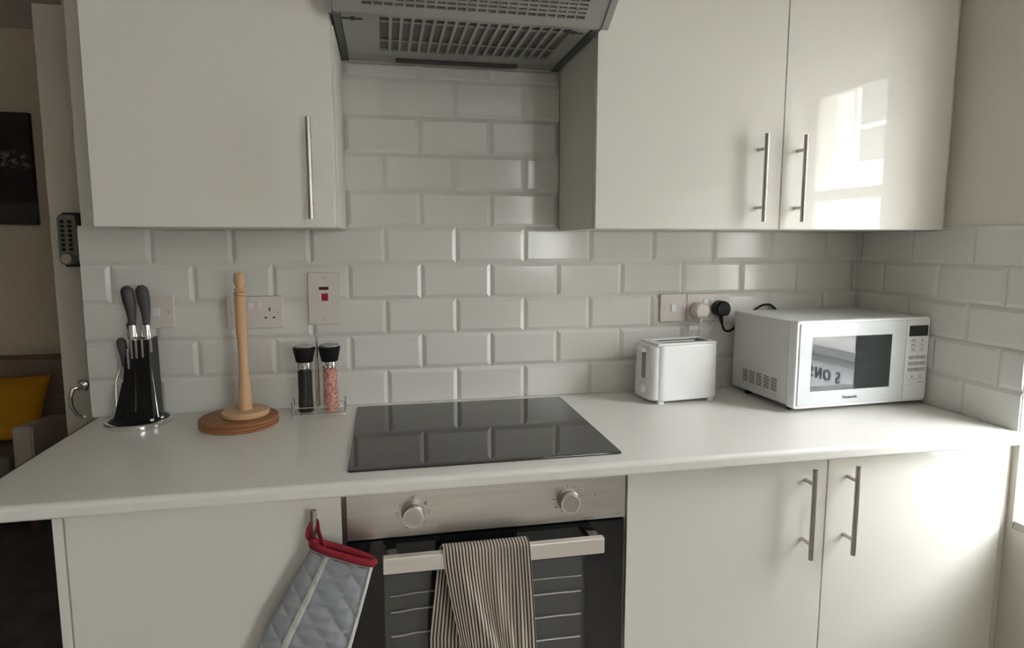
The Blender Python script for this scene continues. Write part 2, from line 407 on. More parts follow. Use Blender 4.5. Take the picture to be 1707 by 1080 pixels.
def window(name, w, nmull, label):
    t = sthing(name, (XR + 0.15, (w[0] + w[1]) / 2, w[2]), label)
    y0, y1, z0, z1 = w; f = MB()
    xa, xb = XR + 0.085, XR + 0.125
    f.box(xa, xb, y0, y0 + 0.045, z0, z1, 0.004).box(xa, xb, y1 - 0.045, y1, z0, z1, 0.004)
    f.box(xa, xb, y0, y1, z1 - 0.05, z1, 0.004).box(xa, xb, y0, y1, z0 + 0.02, z0 + 0.075, 0.004)
    zm = z0 + (z1 - z0) * 0.68
    f.box(xa - 0.01, xb - 0.01, y0 + 0.03, y1 - 0.03, zm - 0.02, zm + 0.02, 0.004)
    for i in range(nmull):
        yc = y0 + (y1 - y0) * (i + 1) / (nmull + 1); f.box(xa + 0.004, xb - 0.004, yc - 0.02, yc + 0.02, z0 + 0.02, z1, 0.004)
    add('window_frame', f, M_frame, t)
    add('pane', MB().box(XR + 0.103, XR + 0.107, y0 + 0.03, y1 - 0.03, z0 + 0.06, z1 - 0.04), M_pane, t)
    add('window_sill', MB().box(XR - 0.0, XR + 0.199, y0 + 0.001, y1 - 0.001, z0, z0 + 0.02, 0.003), M_sill, t)
    return t
window('window_1', W1, 0, 'white framed sash window on the right wall beside the worktop')
window('fill_window', W2, 2, 'wide white window added out of view along the right wall for fill light')

struct('wall_left', MB().box(XL - 0.1, XL, YB, YF, -H0, ZC), M_leftwall, 'beige painted wall on the far left of the flat')
struct('wall_rear', MB().box(XL, XR, YB - 0.1, YB, -H0, ZC), M_leftwall, 'beige painted wall behind the camera')
struct('wall_far', MB().box(XL, -0.3, YF, YF + 0.1, -H0, ZC), M_far, 'taupe wall of the living room seen past the kitchen wall')
struct('wall_hall', MB().box(-0.985, -0.3, 0.50, 0.62, -H0, ZC).box(-0.3, -0.2, 0.12, 2.0, -H0, ZC), M_far, 'wall return behind the open door')
struct('floor', MB().box(XL, -0.62, YB, YF, -H0 - 0.1, -H0), M_carpet, 'dark charcoal carpet on the left')
struct('floor', MB().box(-0.62, XR, YB, YF, -H0 - 0.1, -H0), M_wood_floor, 'pale kitchen floor below the cupboards')
struct('ceiling', MB().box(XL, XR, YB, YF, ZC, ZC + 0.1), M_ceil, 'white ceiling')

# open flat door with keypad lock and lever handle
dr = sthing('door_1', (-0.7, 0.46, -H0), 'open pale door with a push-button lock and lever handle')
add('door_leaf', MB().box(-1.046, -0.33, 0.45, 0.492, -H0 + 0.005, 1.192, 0.002), M_door, dr)
lk = add('keypad_lock', MB().rprism(-1.012, -0.958, 0.392, 0.552, 0.418, 0.4495, 0.016, axis='y', bev=0.003), mat('lock_grey_metal', (0.20, 0.20, 0.17), 0.4, 0.6), dr)
kb = MB()
for r in range(7):
    for c in range(2):
        kb.cyl((-0.996 + c * 0.021, 0.418, 0.528 - r * 0.0145), (-0.996 + c * 0.021, 0.411, 0.528 - r * 0.0145), 0.0048, n=10)
add_each('lock_button', kb, M_blackmatt, lk)
add('lock_knob', MB().lathe([(0.019, 0.418), (0.019, 0.405), (0.015, 0.400), (0.0, 0.399)], (-0.985, 0, 0.412), 20, 'y', cap=False), M_nickel, lk)
add('lock_shadow', MB().rprism(-1.006, -0.950, 0.385, 0.557, 0.440, 0.4499, 0.006, axis='y'), M_blackmatt, lk)  # matt black plate stands in for the shadow at the lock's right edge
hd = MB(); hx, hz = -0.984, -0.004
hd.lathe([(0.020, 0.450), (0.020, 0.440), (0.016, 0.436), (0.009, 0.436), (0.0085, 0.405), (0.0, 0.404)], (hx, 0, hz), 24, 'y', cap=False)
hd.tube([(hx, 0.410, hz), (hx - 0.013, 0.402, hz - 0.004), (hx - 0.020, 0.398, hz - 0.030), (hx - 0.018, 0.398, hz - 0.062), (hx - 0.006, 0.400, hz - 0.088), (hx + 0.010, 0.402, hz - 0.098), (hx + 0.020, 0.404, hz - 0.094)],
        [0.008, 0.008, 0.0065, 0.006, 0.006, 0.006, 0.004], 10)
add('door_handle', hd, M_chrome, dr)

# ------------------------------------------------------------------ kitchen run
wk = MB()
prof = []
for i in range(7):      # front edge with a rolled top and bottom
    a = PI / 2 + i * PI / 2 / 6; prof.append((-0.600 + 0.011 * math.cos(a), -0.011 + 0.011 * math.sin(a)))
for i in range(5):
    a = PI + i * PI / 2 / 4; prof.append((-0.605 + 0.006 * math.cos(a), -0.024 + 0.006 * math.sin(a)))
prof += [(-0.0, -0.030), (-0.0, 0.0)]
wk.prism([(y, z) for y, z in prof], -0.760, XR - 0.009, axis='x')
wt = add('worktop', wk, M_top, sharp=50)
tag(wt, 'long white laminate worktop with rolled front edge along the tiled wall', 'worktop')
add('edge_strip', MB().box(-0.765, -0.7605, -0.606, -0.0, -0.030, -0.0005), M_edge, wt)['label'] = 'dark strip along the left end'  # narrow dark strip beside the left end of the worktop

def bar_handle(x, y_face, zt, zb, parent, r=0.0058, off=0.034):
    L = zt - zb; m = MB(); y = y_face - off
    m.cyl((x, y, zb), (x, y, zt), r, n=18)
    for z in (zt - L * 0.165, zb + L * 0.165): m.cyl((x, y_face - 0.0002, z), (x, y, z), 0.0043, n=14)
    return add('handle', m, M_nickel, parent)
YU = -0.322      # carcass front (wall units); doors reach y = -0.340
def wall_cab(x0, x1, label, doors, fill=None):
    z0, z1 = 0.498, 1.225
    t = thing('wall_cabinet', label, 'kitchen cabinet', ((x0 + x1) / 2, -0.16, z0), group='white wall cupboards')
    m = MB(); T = 0.018
    m.box(x0, x0 + T, YU + 0.001, -0.012, z0, z1).box(x1 - T, x1, YU + 0.001, -0.012, z0, z1)
    m.box(x0 + T, x1 - T, YU + 0.001, -0.012, z0, z0 + T).box(x0 + T, x1 - T, YU + 0.001, -0.012, z1 - T, z1).box(x0 + T, x1 - T, -0.03, -0.012, z0 + T, z1 - T)
    add('carcass', m, M_carc, t)
    for a, b, hx in doors:
        d = add('door', MB().box(a + 0.0015, b - 0.0015, -0.340, YU, z0 + 0.001, z1 - 0.001, 0.0012), M_gloss, t)
        bar_handle(hx, -0.340, 0.735, 0.517, d)
    if fill: add('filler_panel', MB().box(fill[0], fill[1], YU - 0.003, YU + 0.015, z0, z1), M_carc, t)
    return t
wall_cab(-0.604, -0.106, 'white single-door wall cupboard left of the cooker hood', [(-0.604, -0.106, -0.157)])
add('edge_trim', MB().box(-0.1055, -0.1025, -0.30, -0.010, 0.500, 0.95), M_carc, bpy.data.objects['wall_cabinet'])
wall_cab(0.507, 1.516, 'white gloss double-door wall cupboard above the toaster and microwave', [(0.507, 1.0115, 0.944), (1.0115, 1.516, 1.054)], (1.5165, XR - 0.001))

def base_cab(x0, x1, label, doors, endp=None, fill=None):
    z0, z1 = -0.76, -0.0305
    t = thing('base_cabinet', label, 'kitchen cabinet', ((x0 + x1) / 2, -0.3, -H0), group='white base cupboards')
    m = MB(); T = 0.018
    m.box(x0, x0 + T, -0.560, -0.02, z0, z1).box(x1 - T, x1, -0.560, -0.02, z0, z1)
    m.box(x0 + T, x1 - T, -0.560, -0.02, z0, z0 + T).box(x0 + T, x1 - T, -0.04, -0.02, z0 + T, z1).box(x0 + T, x1 - T, -0.560, -0.47, z1 - T, z1)
    m.box(x0 + 0.001, x1 - 0.001, -0.53, -0.515, -H0, z0)
    add('carcass', m, M_carc, t)
    for a, b, hx in doors:
        d = add('door', MB().box(a + 0.0015, b - 0.0015, -0.580, -0.5605, z0 + 0.004, -0.037, 0.0012), M_gloss, t)
        bar_handle(hx, -0.580, -0.049, -0.264, d)
    if fill: add('filler_panel', MB().box(fill[0], fill[1], -0.578, -0.56, -H0 + 0.1, z1), M_carc, t)
    return t
base_cab(-0.596, -0.096, 'white single-door base cupboard left of the oven', [(-0.596, -0.096, -0.148)])
base_cab(0.510, 1.517, 'white gloss double-door base cupboard right of the oven', [(0.510, 1.009, 0.950), (1.009, 1.517, 1.062)], fill=(1.518, XR - 0.001))
ep = add('end_panel', MB().box(-0.615, -0.5975, -0.580, -0.01, -H0, -0.0305, 0.001), M_gloss)
tag(ep, 'upright white end panel under the left overhang of the worktop', 'panel')

# hob
hb = thing('hob', 'black glass ceramic hob set in the white worktop', 'hob', (0.209, -0.302, 0.0))
add('glass_top', MB().rprism(-0.085, 0.5055, -0.558, -0.048, 0.0, 0.0048, 0.006, bev=0.0012), M_hob, hb)
add('sealing_strip', MB().rprism(-0.0835, 0.504, -0.5565, -0.0495, 0.0, 0.0012, 0.006), M_blackmatt, hb)

# oven
ov = thing('oven', 'built-in electric oven with stainless control panel and black glass door', 'oven', (0.2065, -0.3, -0.66))
add('cavity_housing', MB().box(-0.080, 0.494, -0.560, -0.03, -0.64, -0.034), M_blackmatt, ov)
cp = add('control_panel', MB().box(-0.088, 0.503, -0.590, -0.5605, -0.131, -0.0335, 0.002), M_steel, ov)
add_each('side_trim', MB().box(-0.0945, -0.0885, -0.575, -0.56, -0.66, -0.034).box(0.5035, 0.5085, -0.575, -0.56, -0.66, -0.034), mat('grey_side_trim', (0.22, 0.20, 0.18), 0.4, 0.6), ov)
for kx, kz in ((0.044, -0.081), (0.371, -0.079)):
    k = MB().lathe([(0.0235, -0.5905), (0.0235, -0.594), (0.020, -0.596), (0.0195, -0.612), (0.0205, -0.614), (0.0205, -0.616), (0.0185, -0.618), (0.0, -0.618)], (kx, 0, kz), 36, 'y', cap=False)
    kk = add('knob', k, M_nickel, cp)
    add('knob_ring', MB().lathe([(0.0180, -0.6178), (0.0205, -0.6178), (0.0212, -0.615), (0.0207, -0.6125)], (kx, 0, kz), 36, 'y', cap=False), M_chrome, kk)
mk = MB()
def mark_ring(mb, x, z, w, h, t=0.0006, y=-0.5903):
    mb.box(x - w, x + w, y, -0.59, z + h - t, z + h); mb.box(x - w, x + w, y, -0.59, z - h, z - h + t)
    mb.box(x - w, x - w + t, y, -0.59, z - h, z + h); mb.box(x + w - t, x + w, y, -0.59, z - h, z + h)
for i, a in enumerate((90, 35, 0, -45, -110, 180, 145)):
    x = 0.044 + 0.0315 * math.cos(math.radians(a)); z = -0.081 + 0.0315 * math.sin(math.radians(a))
    if i == 6: mk.box(x - 0.0008, x + 0.0008, -0.5903, -0.59, z - 0.0015, z + 0.0015)
    else:
        mark_ring(mk, x, z, 0.0032, 0.0032)
        if i in (1, 4): mk.tube([(x - 0.002, -0.5902, z - 0.002), (x + 0.002, -0.5902, z + 0.002)], 0.0005, 4).tube([(x + 0.002, -0.5902, z - 0.002), (x - 0.002, -0.5902, z + 0.002)], 0.0005, 4)
for a in (60, 35, 8, -30, -70, -115, -145, 178):
    x = 0.371 + 0.030 * math.cos(math.radians(a)); z = -0.079 + 0.030 * math.sin(math.radians(a))
    w = 0.0045 if a in (178, 8) else 0.0026
    mk.box(x - w, x + w, -0.5903, -0.59, z - 0.0005, z + 0.0005)
mk.box(0.370, 0.372, -0.5903, -0.59, -0.0525, -0.0495).cyl((0.4335, -0.5904, -0.074), (0.4335, -0.5899, -0.074), 0.0016, n=10).cyl((0.088, -0.5904, -0.067), (0.088, -0.5899, -0.067), 0.0010, n=8)
mk.box(0.408, 0.432, -0.5903, -0.59, -0.126, -0.1248)
add('markings', mk, mat('dark_panel_print', (0.09, 0.08, 0.07), 0.5), cp)
# door of the oven: a frame around a recessed window
dx0, dx1, dz0, dz1 = -0.086, 0.502, -0.64, -0.137
wx0, wx1, wz0, wz1 = -0.017, 0.4185, -0.56, -0.214
od = MB()
od.box(dx0, wx0, -0.586, -0.5605, dz0, dz1).box(wx1, dx1, -0.586, -0.5605, dz0, dz1).box(wx0, wx1, -0.586, -0.5605, wz1, dz1).box(wx0, wx1, -0.586, -0.5605, dz0, wz0)
odo = add('oven_door', od, M_blk, ov)
add('door_glass', MB().box(wx0, wx1, -0.5855, -0.5835, wz0, wz1), M_pane, odo)
add('inner_window', MB().box(wx0, wx1, -0.566, -0.562, wz0, wz1), M_ovenwin, odo)
rk = MB()
for z in (-0.266, -0.302, -0.356, -0.410, -0.470):
    a = 0.0011
    rk.tube([(wx0 + 0.012, -0.571, z - 0.003), (wx0 + 0.032, -0.571, z - 0.003), (wx0 + 0.06, -0.571, z), (wx1 - 0.055, -0.571, z), (wx1 - 0.03, -0.571, z - 0.001), (wx1 - 0.008, -0.571, z - 0.001)], a if z > -0.3 else 0.0016, 6)
add_each('shelf_rail', rk, mat('steel_wire', (0.5, 0.5, 0.47), 0.35, 0.5), odo)
hm = MB().rprism(-0.018, 0.433, -0.657, -0.635, -0.1745, -0.1405, 0.004, bev=0.001)
hm = MB().box(-0.018, 0.433, -0.657, -0.640, -0.1745, -0.1405, 0.003)
add('door_handle', hm, M_handle, odo)
add_each('handle_bracket', MB().box(-0.012, 0.010, -0.641, -0.586, -0.162, -0.143, 0.002).box(0.405, 0.427, -0.641, -0.586, -0.162, -0.143, 0.002), M_blk, odo)

# cooker hood
hz0 = 0.953
ch = thing('cooker_hood', 'grey visor cooker hood between the two wall cupboards', 'cooker hood', (0.2, -0.2, hz0))
add('hood_body', MB().box(-0.100, 0.503, -0.382, -0.012, hz0 + 0.012, hz0 + 0.07, 0.002), M_hoodm, ch)
lp = MB()
gx0, gx1, gy0, gy1 = 0.0, 0.44, -0.362, -0.112
lp.box(-0.082, gx0, -0.375, -0.058, hz0 + 0.002, hz0 + 0.012).box(gx1, 0.480, -0.375, -0.058, hz0 + 0.002, hz0 + 0.012)
lp.box(gx0, gx1, -0.375, gy0, hz0 + 0.002, hz0 + 0.012).box(gx0, gx1, gy1, -0.058, hz0 + 0.002, hz0 + 0.012)
N = 18; pw = (gx1 - gx0) / N
for i in range(1, N):
    x = gx0 + i * pw; lp.box(x - 0.0035, x + 0.0035, gy0, gy1, hz0 + 0.002, hz0 + 0.006)
for y in (-0.330, -0.19): lp.box(gx0, gx1, y - 0.0035, y + 0.0035, hz0 + 0.003, hz0 + 0.006)
lpo = add('lower_grille', lp, M_hoodm, ch)
add('grease_filter', MB().box(gx0, gx1, gy0, gy1, hz0 + 0.008, hz0 + 0.0115), M_hoodf, ch)
add_each('side_rail', MB().box(-0.100, -0.0835, -0.382, -0.002, hz0, hz0 + 0.012, 0.001).box(0.4815, 0.503, -0.382, -0.002, hz0, hz0 + 0.012, 0.001), mat('dark_hood_rail', (0.075, 0.08, 0.075), 0.5), ch)
add('rear_strip', MB().box(-0.083, 0.481, -0.057, -0.011, hz0 + 0.001, hz0 + 0.012, 0.001), M_hoodm, ch)
add('light_cover', MB().rprism(0.04, 0.375, -0.052, -0.024, hz0 - 0.004, hz0 + 0.002, 0.008, bev=0.001), M_hoodd, ch)
for x, s in ((-0.058, 1), (0.448, 1)):
    cl = MB()
    cl.box(x - 0.022, x + 0.022, -0.345, -0.340, hz0 - 0.0005, hz0 + 0.002).box(x - 0.004, x + 0.004, -0.352, -0.333, hz0 - 0.0005, hz0 + 0.002)
    add('filter_latch', cl, M_hoodd, ch)
# visor: hinged flap sloping up and out, with rows of small slots
ang = math.radians(33); VL = 0.20
vis = bpy.data.objects.new('visor', None)
def VP(x, s, d):   # s along the slope from the hinge, d depth below the sheet
    return (x, -0.388 - s * math.cos(ang) - d * math.sin(ang), hz0 + 0.003 + s * math.sin(ang) - d * math.cos(ang))
def vbox(mb, x0, x1, s0, s1, d0, d1):
    vs = [mb.bm.verts.new(VP(x, s, d)) for x in (x0, x1) for s in (s0, s1) for d in (d0, d1)]
    for f in ((0, 1, 3, 2), (4, 6, 7, 5), (0, 4, 5, 1), (2, 3, 7, 6), (0, 2, 6, 4), (1, 5, 7, 3)): mb.bm.faces.new([vs[i] for i in f])
vm = MB(); sx0, sx1 = -0.036, 0.452; ss0, ss1 = 0.022, 0.18
vbox(vm, -0.097, sx0, 0, VL, 0.0, 0.006); vbox(vm, sx1, 0.497, 0, VL, 0.0, 0.006)
vbox(vm, sx0, sx1, 0, ss0, 0.0, 0.006); vbox(vm, sx0, sx1, ss1, VL, 0.0, 0.006)
nx = 22; px_ = (sx1 - sx0) / nx
for i in range(1, nx): vbox(vm, sx0 + i * px_ - 0.0022, sx0 + i * px_ + 0.0022, ss0, ss1, 0.001, 0.006)
ns = 15; ps = (ss1 - ss0) / ns
for i in range(1, ns): vbox(vm, sx0, sx1, ss0 + i * ps - 0.0028, ss0 + i * ps + 0.0028, 0.001, 0.006)
vo_ = add('visor_flap', vm, M_hoodm, ch)
vb = MB(); vbox(vb, sx0, sx1, ss0, ss1, 0.0, 0.0008); add('visor_backing', vb, M_hoodf, vo_)
ve = MB(); vbox(ve, -0.104, -0.098, -0.002, VL, -0.012, 0.010); vbox(ve, 0.498, 0.514, 0.0, VL, -0.016, 0.009); add_each('visor_end_cap', ve, M_hoodm, vo_)
add('hinge_bar', MB().box(-0.094, 0.494, -0.388, -0.376, hz0 - 0.001, hz0 + 0.010, 0.003), M_hoodm, ch)

# ------------------------------------------------------------------ sockets and switches
def plate(name, label, cat, x0, x1, z0, z1, kind, group=None):
    t = thing(name, label, cat, ((x0 + x1) / 2, -0.0, z0), group={'switch': 'square light switch plates', 'double': 'double wall sockets'}.get(kind))
    yb, yf = -0.0085, -0.0165
    add('face_plate', MB().rprism(x0, x1, z0, z1, yf, yb, 0.003, axis='y', bev=0.0015), M_plast, t)
    cx, cz = (x0 + x1) / 2, (z0 + z1) / 2
    sc = MB()
    spots = [(x0 + 0.0135, cz), (x1 - 0.0135, cz)] if kind != 'cooker' else [(cx, z1 - 0.014), (cx, z0 + 0.014)]
    for sx_, sz_ in spots: sc.lathe([(0.0028, yf - 0.0006), (0.0028, yf + 0.002)], (sx_, 0, sz_), 10, 'y')
    add_each('screw', sc, M_nickel, t)
    if kind == 'switch':
        add('rocker', MB().box(cx - 0.0085, cx + 0.0085, yf - 0.0035, yf + 0.001, cz - 0.012, cz + 0.012, 0.0015), M_white, t)
    if kind == 'double':
        for s in (-1, 1):
            add('rocker', MB().box(cx + s * 0.011 - 0.0065, cx + s * 0.011 + 0.0065, yf - 0.003, yf + 0.001, cz + 0.008, cz + 0.028, 0.0015), M_white, t)
            hxx = cx + s * 0.0375; h = MB()
            h.box(hxx - 0.002, hxx + 0.002, yf - 0.0004, yf + 0.002, cz + 0.003, cz + 0.013)
            for q in (-1, 1): h.box(hxx + q * 0.0105 - 0.0032, hxx + q * 0.0105 + 0.0032, yf - 0.0004, yf + 0.002, cz - 0.0165, cz - 0.0125)
            add_each('socket_hole', h, M_blackmatt, t)
    if kind == 'cooker':
        add('neon', MB().box(cx - 0.013, cx + 0.013, yf - 0.001, yf + 0.001, cz + 0.024, cz + 0.0325, 0.0005), M_neon, t)
        rr = add('rocker', MB().box(cx - 0.011, cx + 0.011, yf - 0.003, yf + 0.001, cz - 0.006, cz + 0.014, 0.001), M_redsw, t); rr['label'] = 'red rocker'
        add('rocker_edge', MB().box(cx - 0.0115, cx - 0.0068, yf - 0.0036, yf + 0.001, cz - 0.006, cz + 0.014, 0.001), M_white, t)
    return t
plate('light_switch', 'white square switch plate on the tiles behind the knife stand', 'switch', -0.642, -0.555, 0.237, 0.324, 'switch')
plate('wall_socket', 'white double wall socket behind the paper towel holder', 'wall socket', -0.424, -0.278, 0.230, 0.318, 'double')
plate('cooker_switch', 'tall white cooker switch plate with red rocker above the salt and pepper mills', 'switch', -0.2105, -0.1265, 0.236, 0.382, 'cooker')
plate('light_switch', 'white square switch plate on the tiles above the toaster', 'switch', 0.834, 0.921, 0.218, 0.304, 'switch')
plate('wall_socket', 'white double wall socket holding the two plugs above the toaster', 'wall socket', 0.9225, 1.069, 0.217, 0.303, 'double')

def bez(pts, n=14):   # smooth curve through points (Catmull-Rom)
    P = [Vector(p) for p in pts]; P = [P[0] * 2 - P[1]] + P + [P[-1] * 2 - P[-2]]; out = []
    for i in range(1, len(P) - 2):
        for k in range(n):
            t = k / n; a, b, c, d = P[i - 1], P[i], P[i + 1], P[i + 2]
            out.append(0.5 * ((2 * b) + (-a + c) * t + (2 * a - 5 * b + 4 * c - d) * t * t + (-a + 3 * b - 3 * c + d) * t ** 3))
    out.append(P[-2]); return out
def plug(label, cx, cz, m, cord, rc, r=0.0255):
    t = thing('power_plug', label, 'plug', (cx, -0.017, cz), group='mains plugs in the socket above the toaster')
    pts = []
    for i in range(40):
        a = 2 * PI * i / 40; x = r * math.cos(a); z = r * math.sin(a)
        z = max(z, -r * 0.80)
        pts.append((cx + x * 1.02, cz + z))
    mb = MB().prism(pts, -0.0555, -0.0167, axis='y', bev=0.006)
    add('plug_body', mb, m, t)
    add('cord_sleeve', MB().tube([(cx, -0.038, cz - r * 0.7), (cx + 0.001, -0.037, cz - r * 1.25), (cx + cord[1][0] - cord[0][0], cord[1][1], cord[1][2])], [0.0075, 0.0062, 0.0045], 12), m, t)
    add('power_cord', MB().tube(bez(cord), rc, 10), m, t)
    return t
plug('white mains plug on the left half of the socket above the toaster', 0.957, 0.252, M_plast,
     [(0.957, -0.037, 0.222), (0.957, -0.037, 0.212), (0.954, -0.040, 0.190), (0.957, -0.034, 0.160), (0.965, -0.026, 0.10), (0.975, -0.022, 0.04), (0.968, -0.024, 0.006)], 0.0016)
plug('black mains plug beside the microwave with its cord hanging down', 1.028, 0.257, M_blackplastic,
     [(1.028, -0.038, 0.226), (1.032, -0.038, 0.212), (1.040, -0.036, 0.193), (1.054, -0.032, 0.185), (1.072, -0.026, 0.187), (1.10, -0.020, 0.205), (1.14, -0.017, 0.235), (1.175, -0.0155, 0.259), (1.197, -0.0155, 0.2645), (1.22, -0.0155, 0.259), (1.25, -0.017, 0.22), (1.27, -0.02, 0.12)], 0.0036)

# ------------------------------------------------------------------ knife stand
kx, ky = -0.632, -0.088
ks = thing('knife_stand', 'round chrome-based knife stand with black blade holder at the left end of the worktop', 'knife stand', (kx, ky, 0))
add('base', MB().lathe([(0.0, 0.0), (0.076, 0.0), (0.080, 0.003), (0.080, 0.010), (0.077, 0.0135), (0.072, 0.0140), (0.070, 0.0125), (0.0, 0.0125)], (kx, ky, 0), 64, cap=False), M_chrome, ks)
fb = MB()
fb.lathe([(0.0695, 0.0127), (0.066, 0.0150), (0.055, 0.022), (0.044, 0.036), (0.038, 0.040), (0.0, 0.041)], (kx, ky, 0), 40, cap=False)
add('base_collar', fb, M_acrylic, ks)
# fan of black sheath slabs, taller towards the back right
slabs = [(-0.034, 0.115, -0.006), (-0.020, 0.185, -0.003), (-0.004, 0.222, 0.0), (0.013, 0.222, 0.003), (0.031, 0.222, 0.007)]
sh = MB()
for i, (dx, h, ln_) in enumerate(slabs):
    w = 0.0058 if i < 4 else 0.009
    b0 = kx + dx * 1.15; t0 = kx + dx * 0.80 + 0.010
    vs = []
    for z, xx, hw in ((0.014, b0, w + 0.0015), (h, t0, w)):
        vs.append([sh.bm.verts.new((xx + sx_ * hw, ky + yy, z)) for sx_, yy in ((-1, -0.040 + 0.010 * (z > 0.05)), (1, -0.040 + 0.010 * (z > 0.05)), (1, 0.036), (-1, 0.036))])
    for k in range(4): sh.bm.faces.new((vs[0][k], vs[0][(k + 1) % 4], vs[1][(k + 1) % 4], vs[1][k]))
    sh.bm.faces.new(vs[0][::-1]); sh.bm.faces.new(vs[1])
add_each('sheath', sh, M_acrylic, ks)
br = MB()
for i in range(4):      # bright strips showing between the slabs
    dx = (slabs[i][0] + slabs[i + 1][0]) / 2; h = min(slabs[i][1], slabs[i + 1][1]) - 0.01
    br.tube([(kx + dx * 1.15, ky - 0.036, 0.026), (kx + dx * 0.80 + 0.010, ky - 0.028, h)], 0.0013, 6)
for x0_, z0_, z1_ in ((-0.003, 0.176, 0.2225), (0.008, 0.176, 0.2225), (0.022, 0.178, 0.2225), (-0.012, 0.150, 0.2), (0.0415, 0.19, 0.2225)):
    br.box(kx + x0_ + 0.006, kx + x0_ + 0.011, ky - 0.036, ky - 0.031, z0_, z1_, 0.001)
br.tube([(kx - 0.041, ky - 0.030, 0.018), (kx - 0.038, ky - 0.028, 0.118), (kx - 0.026, ky - 0.028, 0.15)], 0.0018, 8)
br.tube([(kx + 0.053, ky - 0.022, 0.016), (kx + 0.0435, ky - 0.02, 0.14), (kx + 0.0400, ky - 0.020, 0.20)], 0.0016, 8)
br.ball((kx + 0.046, ky - 0.05, 0.020), 0.006, (1, 1, 0.8)).ball((kx + 0.060, ky - 0.02, 0.018), 0.006, (1, 1, 0.8))
add('bracket', br, M_chrome, ks)
def knife(label, xb, zb, xt, zt, y, rmax, yoff=0.0, blade=0.15):
    t = thing('kitchen_knife', label, 'knife', (xb, y, zb), group='knives in the knife stand')
    m = MB(); n = 18; L = zt - zb; pts = []; rad = []
    for i in range(n + 1):
        s = i / n
        bow = math.sin(s * PI) * 0.006 - 0.004 * s * s
        pts.append((xb + (xt - xb) * s + bow * 0.5, y + yoff * s, zb + 0.014 + (L - 0.014) * s))
        r = rmax * (0.55 + 0.45 * min(1, max(0, (s - 0.15) / 0.55)) ** 1.2)
        if s > 0.86: r *= math.sqrt(max(0.05, 1 - ((s - 0.86) / 0.15) ** 2))
        rad.append(r)
    m.tube(pts, rad, 16, flat=1.25)
    add('grip', m, M_knife, t)
    add('bolster', MB().tube([(xb, y, zb - 0.004), (xb, y, zb + 0.006), (xb, y, zb + 0.018), (pts[2][0], y, zb + 0.030)], [rmax * 0.85, rmax * 0.9, rmax * 0.68, rmax * 0.60], 16, flat=1.2), M_chrome, t)
    add('blade', MB().box(xb - 0.0009, xb + 0.0009, y - 0.014, y + 0.012, zb - blade, zb), M_steel, t)
    return t
knife('tall grey-handled knife, left of the two highest in the stand', -0.633, 0.226, -0.640, 0.356, ky, 0.0125)
knife('tall grey-handled knife, right of the two highest in the stand', -0.6005, 0.226, -0.606, 0.357, ky, 0.0122)
knife('small dark-handled knife lowest on the left side of the stand', -0.6535, 0.122, -0.657, 0.226, ky - 0.012, 0.0092, blade=0.08)
knife('short knife with chrome bolster half hidden behind the tall handles', -0.6455, 0.190, -0.643, 0.264, ky + 0.02, 0.0085, blade=0.12)

# ------------------------------------------------------------------ paper towel holder on its wooden board
bx, by = -0.376, -0.150
bd = add('trivet', MB().lathe([(0.0, 0.0), (0.092, 0.0), (0.0955, 0.003), (0.0955, 0.0062), (0.0930, 0.0075), (0.0955, 0.0088), (0.0955, 0.0142), (0.0930, 0.0155), (0.0955, 0.0168), (0.0955, 0.021), (0.092, 0.024), (0.0, 0.024)], (bx, by, 0), 72, cap=False), M_oakboard)
tag(bd, 'round reddish brown wooden board under the paper towel holder', 'trivet')
hx2, hy2 = -0.360, -0.148
rh = thing('paper_towel_holder', 'empty turned beech paper towel holder standing on a round brown board', 'paper towel holder', (hx2, hy2, 0.0242))
add('base', MB().lathe([(0.0, 0.0242), (0.055, 0.0242), (0.0575, 0.027), (0.0575, 0.036), (0.055, 0.0385), (0.0, 0.0385)], (hx2, hy2, 0), 56, cap=False), M_pine, rh)
add('pole', MB().lathe([(0.0, 0.0386), (0.0162, 0.0386), (0.0163, 0.08), (0.0155, 0.10), (0.0123, 0.125), (0.0118, 0.16), (0.0118, 0.20), (0.0128, 0.222), (0.0140, 0.240), (0.0140, 0.325), (0.0135, 0.329),
    (0.0112, 0.331), (0.0152, 0.334), (0.0152, 0.338), (0.0108, 0.341), (0.0138, 0.344), (0.0130, 0.348), (0.0092, 0.352), (0.0102, 0.357), (0.0138, 0.365), (0.0143, 0.373), (0.0125, 0.381), (0.0120, 0.386), (0.0100, 0.389), (0.0, 0.3895)], (hx2, hy2, 0), 40, cap=False), M_pine, rh)

